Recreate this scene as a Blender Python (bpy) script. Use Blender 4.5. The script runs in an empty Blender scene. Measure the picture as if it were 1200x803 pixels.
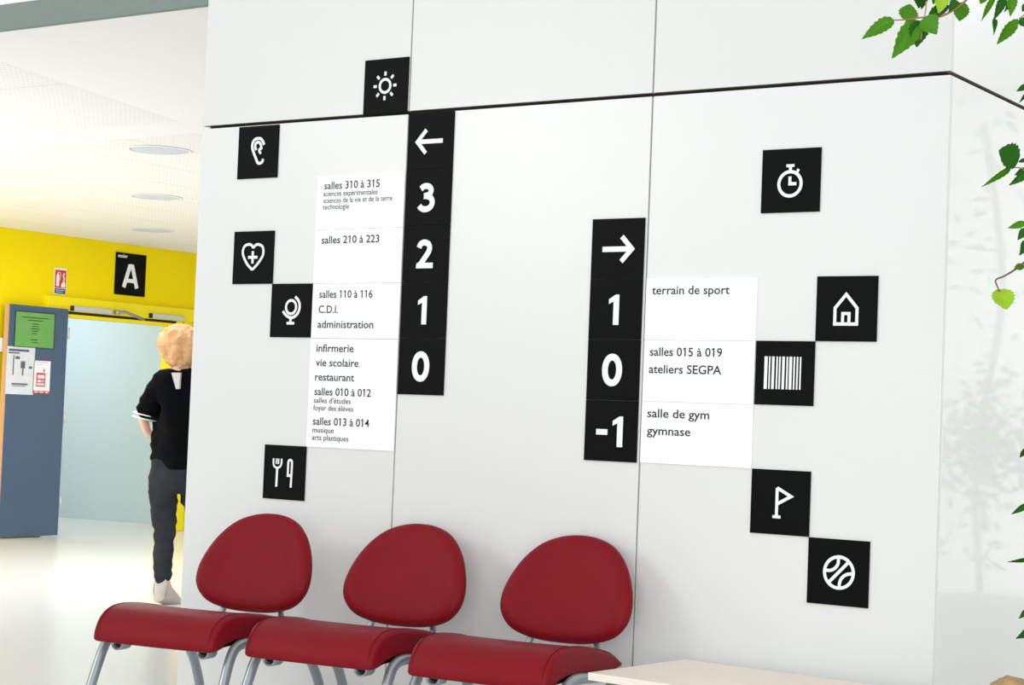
import bpy, bmesh, math, random
from mathutils import Vector, Matrix
random.seed(7)
SC = bpy.context.scene
COL = SC.collection

# ------------------------------------------------------------------ camera
F_PX = 2184.3
YAW, PITCH, ROLL = -0.5936, 0.0401, 0.0393
CAM = Vector((4.0303, -5.2647, 1.21))
cf = Vector((math.sin(YAW)*math.cos(PITCH), math.cos(YAW)*math.cos(PITCH), math.sin(PITCH)))
r0 = Vector((math.cos(YAW), -math.sin(YAW), 0)); u0 = r0.cross(cf)
cr = r0*math.cos(ROLL) + u0*math.sin(ROLL); cu = u0*math.cos(ROLL) - r0*math.sin(ROLL)
cd = bpy.data.cameras.new('camera'); cam = bpy.data.objects.new('camera', cd); COL.objects.link(cam)
cd.sensor_width = 36; cd.lens = F_PX/1200*36; cd.clip_end = 200
cam.matrix_world = Matrix(((cr.x, cu.x, -cf.x, CAM.x), (cr.y, cu.y, -cf.y, CAM.y), (cr.z, cu.z, -cf.z, CAM.z), (0, 0, 0, 1)))
SC.camera = cam

# ------------------------------------------------------------------ world, lights, exposure
SC.view_settings.view_transform = 'Standard'; SC.view_settings.look = 'None'
SC.view_settings.exposure = 0.0; SC.view_settings.gamma = 1.0; SC.view_settings.use_curve_mapping = False
w = bpy.data.worlds.new('world'); SC.world = w; w.use_nodes = True
w.node_tree.nodes['Background'].inputs[0].default_value = (0.93, 0.98, 1.0, 1)
w.node_tree.nodes['Background'].inputs[1].default_value = 0.80
def area(name, loc, target, size, power, color=(1, 1, 1), sy=None):
    l = bpy.data.lights.new(name, 'AREA'); l.energy = power; l.size = size; l.color = color
    if sy: l.shape = 'RECTANGLE'; l.size_y = sy
    o = bpy.data.objects.new(name, l); COL.objects.link(o); o.location = loc
    o.rotation_euler = (Vector(target) - Vector(loc)).to_track_quat('-Z', 'Y').to_euler()
    return o
area('key_lamp', (-3.0, -5.3, 3.05), (0.6, 0, 1.2), 0.9, 46, (1, 0.985, 0.96))
area('second_lamp', (-4.9, -5.3, 3.5), (0.3, 0, 1.2), 0.7, 18, (1, 0.985, 0.96))
area('front_fill', (5.4, -7.6, 1.15), (2.6, 0, 0.9), 5.4, 250, (0.98, 0.99, 1.0), 2.2)  # added fill behind the camera, lifts the lower right of the wall
area('hall_light', (-5.4, 4.2, 2.6), (-5.4, 4.2, 0), 3.4, 104, (1, 1, 1))
area('hall_fill', (-6.6, -0.35, 1.5), (-6.0, 5.0, 1.75), 4.2, 122, (0.97, 0.98, 1.0), 2.4)  # unseen panel added to brighten the hall and its ceiling
area('rear_fill', (5.0, 5.5, 3.7), (4.2, 6.5, 0), 3.0, 170, (1, 0.99, 0.95))  # added lamp, brightens the area behind that the side panels mirror
area('corridor_fill', (-10.4, 6.6, 2.3), (-9.8, 7.9, 0.3), 1.5, 38, (0.92, 0.97, 1))  # unseen lamp put in to lighten the blue corridor wall

# ------------------------------------------------------------------ helpers
def ray(px, py): return cf + cr*((px-600)/F_PX) - cu*((py-401.5)/F_PX)
def at(px, py, depth): return CAM + ray(px, py)*depth          # a point at a distance along the view axis
def at_axis(px, py, axis, val):                                 # a point on a plane x/y/z = val
    d = ray(px, py); t = (val-CAM[axis])/d[axis]; return CAM + d*t
def lin(c): return tuple((x/255/12.92 if x/255 <= .04045 else ((x/255+.055)/1.055)**2.4) for x in c)
MATS = {}
def mat(name, rgb, rough=0.5, metal=0.0, spec=0.5, noise=0.0, nscale=8.0, bump=0.0, bscale=60.0, coat=0.0, sub=None, aniso=None):
    if name in MATS: return MATS[name]
    m = bpy.data.materials.new(name); m.use_nodes = True; MATS[name] = m
    nt = m.node_tree; b = nt.nodes['Principled BSDF']
    c = lin(rgb)
    b.inputs['Base Color'].default_value = (*c, 1); b.inputs['Roughness'].default_value = rough
    b.inputs['Metallic'].default_value = metal; b.inputs['Specular IOR Level'].default_value = spec
    b.inputs['Coat Weight'].default_value = coat
    tc = nt.nodes.new('ShaderNodeTexCoord')
    if noise > 0:
        n = nt.nodes.new('ShaderNodeTexNoise'); n.inputs['Scale'].default_value = nscale; n.inputs['Detail'].default_value = 5
        src = tc.outputs['Object']
        if aniso:
            mp = nt.nodes.new('ShaderNodeMapping'); mp.inputs['Scale'].default_value = aniso
            nt.links.new(src, mp.inputs[0]); src = mp.outputs[0]
        nt.links.new(src, n.inputs['Vector'])
        r = nt.nodes.new('ShaderNodeMix'); r.data_type = 'RGBA'
        r.inputs[6].default_value = (*[max(0, x*(1-noise)) for x in c], 1); r.inputs[7].default_value = (*[min(1, x*(1+noise)) for x in c], 1)
        nt.links.new(n.outputs['Fac'], r.inputs[0]); nt.links.new(r.outputs[2], b.inputs['Base Color'])
    if bump > 0:
        n2 = nt.nodes.new('ShaderNodeTexNoise'); n2.inputs['Scale'].default_value = bscale; n2.inputs['Detail'].default_value = 4
        nt.links.new(tc.outputs['Object'], n2.inputs['Vector'])
        bp = nt.nodes.new('ShaderNodeBump'); bp.inputs['Strength'].default_value = bump; bp.inputs['Distance'].default_value = 0.002
        nt.links.new(n2.outputs['Fac'], bp.inputs['Height']); nt.links.new(bp.outputs[0], b.inputs['Normal'])
    return m
def perforated():
    m = mat('perforated_tile', (243, 243, 242), 0.7, noise=0.01); nt = m.node_tree; b = nt.nodes['Principled BSDF']
    tc = nt.nodes.new('ShaderNodeTexCoord'); mp = nt.nodes.new('ShaderNodeMapping'); mp.inputs['Scale'].default_value = (30, 30, 30)
    nt.links.new(tc.outputs['Object'], mp.inputs[0])
    v = nt.nodes.new('ShaderNodeTexVoronoi'); v.inputs['Randomness'].default_value = 0; v.inputs['Scale'].default_value = 1; v.voronoi_dimensions = '2D'
    nt.links.new(mp.outputs[0], v.inputs['Vector'])
    cr_ = nt.nodes.new('ShaderNodeValToRGB'); cr_.color_ramp.elements[0].position = .26; cr_.color_ramp.elements[1].position = .3
    cr_.color_ramp.elements[0].color = (.80, .79, .78, 1); cr_.color_ramp.elements[1].color = (*lin((243, 243, 242)), 1)
    nt.links.new(v.outputs['Distance'], cr_.inputs[0]); nt.links.new(cr_.outputs[0], b.inputs['Base Color'])
    return m
def tag(o, label=None, cat=None, group=None, kind=None):
    for k, v in (('label', label), ('category', cat), ('group', group), ('kind', kind)):
        if v: o[k] = v
    return o
def empty(name, loc=(0, 0, 0), rz=0.0):
    o = bpy.data.objects.new(name, None); COL.objects.link(o); o.location = loc; o.rotation_euler = (0, 0, rz)
    o.empty_display_size = .1; return o
def obj(name, bm, m, parent=None, smooth=False, loc=None):
    bmesh.ops.recalc_face_normals(bm, faces=bm.faces)
    me = bpy.data.meshes.new(name); bm.to_mesh(me); bm.free()
    for p in me.polygons: p.use_smooth = smooth
    if m: me.materials.append(m)
    o = bpy.data.objects.new(name, me); COL.objects.link(o)
    if parent: o.parent = parent
    if loc: o.location = loc
    return o
def box(bm, x0, x1, y0, y1, z0, z1, bev=0.0, seg=2):
    r = bmesh.ops.create_cube(bm, size=1)
    for v in r['verts']:
        v.co = Vector(((x0+x1)/2 + v.co.x*(x1-x0), (y0+y1)/2 + v.co.y*(y1-y0), (z0+z1)/2 + v.co.z*(z1-z0)))
    if bev:
        es = {e for v in r['verts'] for e in v.link_edges}
        bmesh.ops.bevel(bm, geom=list(es), offset=bev, segments=seg, affect='EDGES', profile=.5)
def bx(name, x0, x1, y0, y1, z0, z1, m, parent=None, bev=0.0):
    bm = bmesh.new(); box(bm, x0, x1, y0, y1, z0, z1, bev); return obj(name, bm, m, parent)
def struct(o): o['kind'] = 'structure'; return o
def smooth_path(pts, n=6, closed=False):
    P = [Vector(p) for p in pts]; out = []; N = len(P)
    rng = range(N if closed else N-1)
    for i in rng:
        p1, p2 = P[i], P[(i+1) % N]
        p0 = P[(i-1) % N] if (closed or i > 0) else p1*2-p2
        p3 = P[(i+2) % N] if (closed or i < N-2) else p2*2-p1
        for k in range(n):
            t = k/n
            out.append(.5*((2*p1)+(p2-p0)*t+(2*p0-5*p1+4*p2-p3)*t*t+(3*p1-p0-3*p2+p3)*t**3))
    if not closed: out.append(P[-1])
    return out
def tube(bm, pts, r, seg=12, rx=None, caps=True):
    """sweep an ellipse (r, rx) along pts"""
    P = [Vector(p) for p in pts]; rings = []
    up = Vector((1, 0, 0)) if rx else None
    prev = None
    for i, p in enumerate(P):
        d = (P[min(i+1, len(P)-1)]-P[max(i-1, 0)]).normalized()
        if up is not None: a = (up - d*up.dot(d)).normalized()
        elif prev is None: a = d.orthogonal().normalized()
        else: a = (prev - d*prev.dot(d)).normalized()
        prev = a; b = d.cross(a)
        rr = r[i] if isinstance(r, (list, tuple)) else r
        ra = rx if rx else rr
        rings.append([bm.verts.new(p + a*(ra*math.cos(2*math.pi*k/seg)) + b*(rr*math.sin(2*math.pi*k/seg))) for k in range(seg)])
    for A, B in zip(rings, rings[1:]):
        for k in range(seg): bm.faces.new((A[k], A[(k+1) % seg], B[(k+1) % seg], B[k]))
    if caps: bm.faces.new(rings[0][::-1]); bm.faces.new(rings[-1])
def lathe(bm, prof, seg=32, c=(0, 0, 0)):
    rings = []
    for r, z in prof:
        rings.append([bm.verts.new((c[0]+r*math.cos(2*math.pi*k/seg), c[1]+r*math.sin(2*math.pi*k/seg), c[2]+z)) for k in range(seg)])
    for A, B in zip(rings, rings[1:]):
        for k in range(seg): bm.faces.new((A[k], A[(k+1) % seg], B[(k+1) % seg], B[k]))
    bm.faces.new(rings[0][::-1]); bm.faces.new(rings[-1])
# flat stroke lettering / icons: ribbons in the x-z plane, facing -y
def ribbon(bm, pts, wd, y=0.0, closed=False, cap='flat'):
    P = [Vector((p[0], p[1])) for p in pts]
    if closed and (P[0]-P[-1]).length < 1e-6: P = P[:-1]
    n = len(P); L, R = [], []
    for i in range(n):
        if closed: a, b = P[i-1], P[(i+1) % n]; d1 = (P[i]-a).normalized(); d2 = (b-P[i]).normalized()
        else:
            d1 = (P[i]-P[i-1]).normalized() if i > 0 else (P[1]-P[0]).normalized()
            d2 = (P[i+1]-P[i]).normalized() if i < n-1 else d1
        t = (d1+d2); t = t.normalized() if t.length > 1e-6 else d1
        nn = Vector((-t.y, t.x)); k = max(.35, nn.dot(Vector((-d1.y, d1.x))))
        off = nn*(wd/2/k)
        L.append(bm.verts.new((P[i].x+off.x, y, P[i].y+off.y))); R.append(bm.verts.new((P[i].x-off.x, y, P[i].y-off.y)))
    for i in range(n if closed else n-1):
        j = (i+1) % n; bm.faces.new((L[i], L[j], R[j], R[i]))
def poly(bm, pts, y=0.0): bm.faces.new([bm.verts.new((p[0], y, p[1])) for p in pts])
def cat2(pts, n=6, closed=False):
    return [(p.x, p.y) for p in smooth_path([(x, z, 0) for x, z in pts], n, closed)]
def ell(cx, cz, rx, rz, n=40, a0=0, a1=2*math.pi, p=2.0):
    out = []
    for i in range(n if abs(a1-a0-2*math.pi) < 1e-6 else n+1):
        a = a0+(a1-a0)*i/n; c, s = math.cos(a), math.sin(a)
        out.append((cx+rx*math.copysign(abs(c)**(2/p), c), cz+rz*math.copysign(abs(s)**(2/p), s)))
    return out
def text_mesh(name, body, size, m, parent, x, y, z, width=None, bold=0.0, rot=None):
    cu_ = bpy.data.curves.new(name, 'FONT'); cu_.body = body; cu_.size = size; cu_.offset = bold; cu_.resolution_u = 3
    t = bpy.data.objects.new(name, cu_); COL.objects.link(t)
    dg = bpy.context.evaluated_depsgraph_get(); me = bpy.data.meshes.new_from_object(t.evaluated_get(dg))
    bpy.data.objects.remove(t); bpy.data.curves.remove(cu_)
    xs = [v.co.x for v in me.vertices]; x0, x1 = min(xs), max(xs)
    ones = [i for i, c in enumerate(body) if c == '1']
    if ones:                                     # give every 1 its flag
        def wide(t_):
            c_ = bpy.data.curves.new('m', 'FONT'); c_.body = t_; c_.size = size; c_.offset = bold; c_.resolution_u = 3
            q = bpy.data.objects.new('m', c_); COL.objects.link(q); dg2 = bpy.context.evaluated_depsgraph_get()
            m2 = bpy.data.meshes.new_from_object(q.evaluated_get(dg2)); bpy.data.objects.remove(q); bpy.data.curves.remove(c_)
            r_ = (min(v.co.x for v in m2.vertices), max(v.co.x for v in m2.vertices), max(v.co.y for v in m2.vertices)); bpy.data.meshes.remove(m2); return r_
        a0, a1, hh = wide('1'); bmx = bmesh.new(); bmx.from_mesh(me)
        for i in ones:
            xr = wide(body[:i+1])[1]; xl = xr-(a1-a0)
            bmx.faces.new([bmx.verts.new(v) for v in ((xl+.02*size, hh, 0), (xl-.13*size, hh-.10*size, 0), (xl-.13*size, hh-.20*size, 0), (xl+.02*size, hh-.10*size, 0))])
        bmx.to_mesh(me); bmx.free()
    sx = (width/(x1-x0)) if width else 1
    for v in me.vertices: v.co = Vector(((v.co.x-x0)*sx, 0, v.co.y))
    me.materials.clear(); me.materials.append(m)
    o = bpy.data.objects.new(name, me); COL.objects.link(o); o.parent = parent; o.location = (x, y, z)
    if rot: o.rotation_euler = rot
    return o

# ------------------------------------------------------------------ materials
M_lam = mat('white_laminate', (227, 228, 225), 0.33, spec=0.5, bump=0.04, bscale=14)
M_lamup = mat('white_laminate_upper_dimmed', (221, 223, 219), 0.36, spec=0.5, bump=0.04, bscale=14)  # greyer than the lower boards: dimmer light up there put into the colour
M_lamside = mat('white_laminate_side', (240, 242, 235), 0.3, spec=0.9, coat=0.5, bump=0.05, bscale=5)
M_edge = mat('laminate_edge', (142, 138, 112), 0.6)
M_core = mat('dark_core', (26, 25, 22), 0.8)
M_floor = mat('floor_vinyl', (226, 226, 226), 0.24, spec=0.6, noise=0.03, nscale=0.8)
M_ceil = mat('plaster_ceiling', (246, 245, 246), 0.85)
M_perf = perforated()
M_yel = mat('yellow_paint', (250, 224, 0), 0.7, spec=.15, noise=0.03, nscale=2)
M_yelg = mat('yellow_gloss', (252, 230, 20), 0.4, spec=.25)
M_blue = mat('pale_blue_paint', (200, 217, 223), 0.6, noise=0.03, nscale=1.5)
M_green = mat('sage_band', (128, 141, 134), 0.8, noise=0.05, nscale=30)
M_black = mat('black_plate', (9, 10, 10), 0.5, spec=0.08)
M_wht = mat('white_print', (240, 244, 243), 0.5)
M_plate = mat('white_plate', (253, 254, 253), 0.5)
M_ink = mat('dark_print', (30, 36, 40), 0.6)
M_red = mat('red_leatherette', (126, 9, 24), 0.5, spec=0.17, noise=0.10, nscale=5, bump=0.6, bscale=260)
M_steel = mat('grey_painted_steel', (158, 166, 170), 0.3, metal=0.55, spec=0.6)
M_blk = mat('black_plastic', (14, 14, 15), 0.5)
M_wood = mat('pale_beech', (240, 228, 214), 0.45, noise=0.05, nscale=6, aniso=(1.5, 14, 14))
M_door = mat('blue_grey_door', (62, 86, 112), 0.32, spec=0.6, noise=0.12, nscale=3)
M_dwood = mat('door_edge_wood', (206, 160, 120), 0.6)
M_alu = mat('aluminium', (205, 208, 210), 0.35, metal=0.4)

# ------------------------------------------------------------------ setting
struct(bx('floor', -14, 8, -9, 12, -0.05, 0, M_floor))
BX0, BX1 = -1.006, 2.009
S = 0.2; SEAM = 2.278; GAP = 0.011
core = struct(bx('wall_front', BX0+0.022, BX1-0.022, 0.022, 3.0, 0, 3.9, M_core))
def panel(x0, x1, y0, y1, z0, z1, m):
    p = bx('panel', x0, x1, y0, y1, z0, z1, m, core, bev=0.0012)
    p.data.materials.append(M_edge)
    # the narrow cut edges of the board show its brown core
    for f in p.data.polygons:
        n = f.normal
        if f.area < 0.06 and f.area > 0.003 and abs(n.z) > .9: f.material_index = 1
    return p
xs = [BX0, -0.006, 0.995, BX1]
for i in range(3):
    g0 = 0 if i == 0 else 0.003; g1 = 0 if i == 2 else 0.003
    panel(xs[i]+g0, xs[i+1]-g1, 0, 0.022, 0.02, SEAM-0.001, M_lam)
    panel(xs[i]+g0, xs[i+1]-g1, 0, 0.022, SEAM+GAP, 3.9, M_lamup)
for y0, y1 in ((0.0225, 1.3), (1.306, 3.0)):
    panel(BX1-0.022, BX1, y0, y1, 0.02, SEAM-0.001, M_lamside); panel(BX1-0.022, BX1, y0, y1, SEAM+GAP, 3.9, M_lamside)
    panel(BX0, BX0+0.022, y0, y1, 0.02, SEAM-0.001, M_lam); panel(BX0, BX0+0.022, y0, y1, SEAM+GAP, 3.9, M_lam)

# left hall: yellow wall with doorway
XW = -8.58
yw = struct(empty('wall_left', (0, 0, 0)))
bx('wall_section', XW-0.15, XW, 0.5, 6.08, 0, 2.9, M_yel, yw)
bx('wall_section', XW-0.15, XW, 6.08, 7.80, 2.02, 2.9, M_yel, yw)
bx('wall_section', XW-0.15, XW, 7.80, 9.2, 0, 2.9, M_yel, yw)
df = struct(empty('door_1', (0, 0, 0)))
bx('frame_header', XW-0.16, XW+0.05, 6.03, 7.92, 2.0, 2.125, M_yelg, df, bev=.004)
bx('frame_track', XW-0.10, XW+0.02, 6.08, 7.70, 1.975, 2.0, M_blk, df)
bx('frame_rail', XW-0.10, XW+0.035, 6.08, 7.70, 1.945, 1.975, M_yelg, df)
bx('frame_jamb', XW-0.16, XW+0.04, 7.66, 7.735, 0, 2.0, M_yelg, df, bev=.004)
bx('frame_seal', XW-0.10, XW+0.03, 7.735, 7.75, 0, 2.0, M_blk, df)
bx('frame_jamb', XW-0.16, XW+0.04, 7.75, 7.86, 0, 2.0, M_yelg, df, bev=.004)
bx('frame_jamb', XW-0.16, XW+0.02, 6.04, 6.10, 0, 2.0, M_yelg, df, bev=.004)
lf = empty('door_leaf', (XW+0.05, 5.9, 0))
tag(lf, 'blue-grey door leaf folded open against the yellow wall with sheets taped on it', 'door')
bx('leaf_panel', 0.0, 0.04, -0.335, 0.335, 0.012, 2.015, M_door, lf, bev=.002)
bx('edge_band', -0.0, 0.042, -0.352, -0.335, 0.012, 2.015, M_dwood, lf)
for z in (.25, 1.0, 1.75):
    bm = bmesh.new(); tube(bm, [(0.045, .345, z), (0.045, .345, z+.1)], .009, 8); obj('hinge', bm, M_alu, lf, True)
sw = bx('wall_switch', XW, XW+0.035, 5.50, 5.565, 1.60, 1.72, M_wht, None, .004)
tag(sw, 'small white box on the yellow wall beside the blue door edge', 'switch')

# corridor behind
cw = struct(bx('wall_corridor', -2.3, 2.3, 0, 0.12, 0, 2.9, M_blue)); cw.location = (-10.6, 8.12, 0); cw.rotation_euler = (0, 0, math.radians(8))
struct(bx('wall_corridor_end', -13.3, -13.15, 4, 9, 0, 2.9, M_blue))
struct(bx('wall_corridor_near', -13.3, XW-0.15, 4.7, 4.85, 0, 2.9, M_blue))
struct(bx('ceiling_corridor', -13.3, XW-0.15, 4.7, 9, 2.7, 2.8, M_ceil))
# ceiling over the hall
CZ = 2.67
ce = struct(bx('ceiling', -8.6, BX0-0.001, 1.70, 9.2, CZ+0.012, CZ+0.10, M_ceil))
cs = struct(bx('ceiling_slope', -9.5, BX0-0.001, -1.57, 0, 0.012, 0.10, M_ceil)); cs.location = (0, 1.70, CZ); cs.rotation_euler = (-math.atan(.13/1.57), 0, 0)
bx('plaster_field', -2.80, BX0-0.001, -1.57, 0, 0, 0.012, M_ceil, cs)
bx('plaster_border', -8.58, BX0-0.02, 1.70, 2.05, CZ, CZ+0.012, M_ceil, ce)
def tiles(x0, x1, y0, y1, dx, dy, par=None, z=CZ):
    me = None; x = x0
    nx = max(1, round((x1-x0)/dx)); ny = max(1, round((y1-y0)/dy)); dx = (x1-x0)/nx; dy = (y1-y0)/ny
    for i in range(nx):
        for j in range(ny):
            if me is None:
                bm = bmesh.new(); box(bm, .003, dx-.003, .003, dy-.003, 0, .012); t = obj('ceiling_tile', bm, M_perf, par or ce); me = t.data
            else:
                t = bpy.data.objects.new('ceiling_tile', me); COL.objects.link(t); t.parent = par or ce
            t.location = (x0+i*dx, y0+j*dy, z)
tiles(-5.2, -2.80, -1.57, 0, 1.2, 0.785, cs, 0)
tiles(-8.58, BX0-0.02, 2.05, 9.15, 0.62, 2.37)
struct(bx('trim_1', -9.5, BX0-0.002, 0.10, 0.134, 2.795, 2.905, M_green))
struct(bx('trim_2', -9.5, BX0-0.002, 0.105, 0.15, 2.905, 3.8, M_ceil))
struct(bx('wall_back', -8.6, 8, 9.2, 9.3, 0, 3.9, M_ceil))
struct(bx('ceiling_front', -3.4, 8, -9, -0.6, 3.95, 4.05, M_ceil))
# three round downlights
for px, py, r, lab in ((187, 176, .15, 'round recessed ceiling light nearest of the three, above the hall'),
                       (183, 231, .15, 'round recessed ceiling light, middle of the three above the hall'),
                       (178, 270, .15, 'round recessed ceiling light farthest away, near the yellow wall')):
    p = at_axis(px, py, 2, CZ-.002)
    d = empty('ceiling_light', p); tag(d, lab, 'light', 'recessed lights in the hall ceiling')
    bm = bmesh.new(); lathe(bm, [(r*1.25, 0), (r*1.25, -.003), (r*1.12, -.004), (r*1.12, 0)]); obj('ring', bm, M_wht, d, True)
    bm = bmesh.new(); lathe(bm, [(r*1.1, -.001), (r*1.05, -.003), (.04, -.0032)]); obj('diffuser', bm, mat('lamp_glass', (206, 212, 224), .6), d, True)

# ------------------------------------------------------------------ signs on the white wall
TH = 0.006
def plate(name, x, z, wd, ht, m, label, cat, group, y=0.0):
    r = empty(name, (x, y, z)); tag(r, label, cat, group)
    bm = bmesh.new(); box(bm, 0.0003, wd-0.0003, -TH, -0.0002, 0.0003, ht-0.0003, 0.0003, 1); obj('board', bm, m, r)
    return r
def icon(name, x, z, label, strokes, group='black pictogram squares on the white wall', y=0.0, m=M_wht, sc=S, part='pictogram'):
    r = plate(name, x, z, sc, sc, M_black, label, 'sign', group, y)
    bm = bmesh.new()
    for si, st in enumerate(strokes):
        kind = st[0]; yy = -TH-.0004-.00012*si
        if kind == 'poly': poly(bm, [(a*sc, b*sc) for a, b in st[1]], yy)
        else: ribbon(bm, [(a*sc, b*sc) for a, b in st[1]], st[2]*sc, yy, closed=(kind == 'loop'))
    obj(part, bm, m, r); return r
W = .057
L_ = lambda p, w_=W: ('line', p, w_)
C_ = lambda p, w_=W: ('line', cat2(p, 6), w_)
icon('pictogram_sign', -0.2104, 2.4843-S, 'black square sign with a white sun, topmost on the wall',
     [('loop', ell(.485, .505, .12, .12), .05)] + [L_([(.485+.185*math.cos(a), .505+.185*math.sin(a)), (.485+.26*math.cos(a), .505+.26*math.sin(a))], .05) for a in [i*math.pi/4 for i in range(8)]])
icon('pictogram_sign', -0.8104, 2.2735-S, 'black square sign with a white ear, top left under the wall joint',
     [C_([(0.652, 0.63), (0.628, 0.68), (0.575, 0.74), (0.51, 0.758), (0.414, 0.74), (0.364, 0.677), (0.358, 0.596), (0.397, 0.497), (0.457, 0.388), (0.504, 0.305), (0.559, 0.283), (0.622, 0.308), (0.64, 0.364)]),
      C_([(0.463, 0.539), (0.431, 0.601), (0.444, 0.665), (0.503, 0.687), (0.561, 0.654), (0.580, 0.6), (0.594, 0.549)], .053), C_([(.594, .552), (0.545, 0.551), (0.54, 0.506), (0.585, 0.468)], .05)])
icon('pictogram_sign', -0.8104, 1.8735-S, 'black square sign with a white heart and cross, leftmost at mid height',
     [C_([(0.498, 0.682), (0.448, 0.736), (0.372, 0.749), (0.287, 0.723), (0.242, 0.651), (0.243, 0.569), (0.292, 0.471), (0.373, 0.365), (0.493, 0.268)], .052),
      C_([(0.493, 0.268), (0.599, 0.354), (0.699, 0.465), (0.747, 0.545), (0.753, 0.625), (0.728, 0.698), (0.651, 0.74), (0.565, 0.738), (0.498, 0.682)], .052),
      L_([(0.493, 0.62), (0.493, 0.385)], .055), L_([(0.378, 0.504), (0.613, 0.504)], .055)])
icon('pictogram_sign', -0.6104, 1.6735-S, 'black square sign with a white globe on a stand, beside the administration list',
     [C_([(0.585, 0.755), (0.662, 0.691), (0.699, 0.612), (0.696, 0.517), (0.65, 0.43), (0.56, 0.374), (0.488, 0.366), (0.403, 0.397), (0.338, 0.445), (0.305, 0.49)], .053),
      L_([(0.495, 0.366), (0.495, 0.271)], .055), L_([(0.405, 0.263), (0.59, 0.263)], .05), ('loop', ell(.497, .562, .122, .125), .05)])
icon('pictogram_sign', -0.6104, 1.0735-S, 'black square sign with a white fork and knife, lowest on the left',
     [C_([(0.234, 0.75), (0.235, 0.667), (0.258, 0.605), (0.33, 0.578), (0.404, 0.608), (0.43, 0.676), (0.43, 0.75)], .04),
      L_([(0.332, 0.585), (0.327, 0.229)], .052), L_([(.301, .75), (.301, .65)], .022), L_([(.332, .75), (.332, .65)], .02), L_([(.364, .75), (.364, .65)], .022),
      C_([(0.597, 0.44), (0.597, 0.56), (0.597, 0.683), (0.609, 0.72), (0.643, 0.736), (0.677, 0.719), (0.687, 0.672), (0.685, 0.45), (0.679, 0.229)], .047), L_([(0.574, 0.449), (0.68, 0.449)], .05)])
icon('pictogram_sign', 1.403, 2.08-S, 'black square sign with a white stopwatch, upper right',
     [('loop', ell(.49, .448, .19, .19), .052), L_([(0.491, 0.732), (0.491, 0.64)], .05), L_([(0.42, 0.732), (0.557, 0.732)], .045),
      L_([(0.632, 0.674), (0.598, 0.608)], .045), L_([(0.489, 0.563), (0.489, 0.447), (0.6, 0.447)], .05)])
icon('pictogram_sign', 1.603, 1.68-S, 'black square sign with a white house outline, right edge at mid height',
     [('loop', [(0.494, 0.719), (0.676, 0.511), (0.677, 0.266), (0.316, 0.266), (0.317, 0.511)], .05), L_([(0.445, 0.273), (0.445, 0.426), (0.55, 0.426), (0.55, 0.273)], .048)])
icon('pictogram_sign', 1.403, 1.48-S, 'black square sign with a row of white vertical bars, beside the workshop list',
     [('poly', [(a, .248), (b, .248), (b, .755), (a, .755)]) for a, b in ((.157, .21), (.235, .259), (.286, .33), (.361, .387), (.409, .435), (.462, .506), (.536, .562), (.583, .631), (.656, .682), (.709, .735), (.762, .786))])
icon('pictogram_sign', 1.403, 1.08-S, 'black square sign with a white pennant flag, lower right under the gym list',
     [('line', [(0.448, 0.298), (0.448, 0.722)], .05), ('line', [(0.448, 0.722), (0.685, 0.599), (0.455, 0.474)], .05), L_([(0.381, 0.275), (0.521, 0.275)], .047)])
icon('pictogram_sign', 1.603, 0.88-S, 'black square sign with a white ball, lowest on the right',
     [('loop', ell(.517, .5, .235, .235), .05), L_([(0.67, 0.665), (0.36, 0.345)], .05),
      C_([(0.507, 0.716), (0.499, 0.628), (0.452, 0.56), (0.377, 0.522), (0.295, 0.522)], .05), C_([(0.74, 0.498), (0.643, 0.478), (0.569, 0.421), (0.536, 0.348), (0.534, 0.28)], .05)])
# level indicators
D = .112
def one(cx): return [('poly', [(cx-.01, .242), (cx+.098, .242), (cx+.098, .742), (cx+.028, .742), (cx-.098, .665), (cx-.098, .585), (cx-.01, .628)])]
def zero(cx): return [('loop', ell(cx, .5, .135, .212, 48, p=2.12), D)]
arrowL = [('line', [(0.409, 0.696), (0.216, 0.488), (0.409, 0.280)], .075), ('line', [(0.25, 0.488), (0.775, 0.488)], .08)]
arrowR = [('line', [(0.579, 0.698), (0.775, 0.492), (0.579, 0.286)], .085), ('line', [(0.214, 0.492), (0.75, 0.492)], .088)]
three = [('line', cat2([(.34, .645), (.39, .682), (.46, .695), (.535, .67), (.565, .615), (.54, .555), (.48, .525), (.41, .517)], 5), D*.95),
         ('line', cat2([(.41, .517), (.50, .510), (.575, .465), (.598, .40), (.57, .33), (.50, .288), (.42, .283), (.35, .31), (.315, .35)], 5), D*.95)]
two = [('line', cat2([(.35, .60), (.375, .655), (.43, .688), (.50, .688), (.56, .655), (.582, .595), (.565, .53), (.50, .44), (.42, .34), (.365, .275)], 5), D*.95), ('poly', [(.30, .235), (.665, .235), (.665, .332), (.315, .332), (.30, .29)])]
def lev(x, z, label, st, grp): icon('level_sign', x, z, label, st, grp, part='marking')
G1 = 'black level squares stacked in the left column'; G2 = 'black level squares stacked in the right column'
for k, (st, lab) in enumerate(((arrowL, 'black square sign with a white arrow pointing left, top of the left column'),
                               (three, 'black square sign with the white numeral three'), (two, 'black square sign with the white numeral two'),
                               (one(.475), 'black square sign with the white numeral one, between two and zero in the left column'), (zero(.49), 'black square sign with the white numeral zero, bottom of the left column'))):
    lev(0.0, SEAM-.002-S*(k+1), lab, st, G1)
minus = [('poly', [(.222, .432), (.44, .432), (.44, .525), (.222, .525)])] + one(.632)
for k, (st, lab) in enumerate(((arrowR, 'black square sign with a white arrow pointing right, top of the right column'),
                               (one(.475), 'black square sign with the white numeral one, under the right-pointing arrow'), (zero(.483), 'black square sign with the white numeral zero, above minus one in the right column'),
                               (minus, 'black square sign reading minus one, bottom of the right column'))):
    lev(0.7856, 1.8782-S*(k+1), lab, st, G2)
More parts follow.
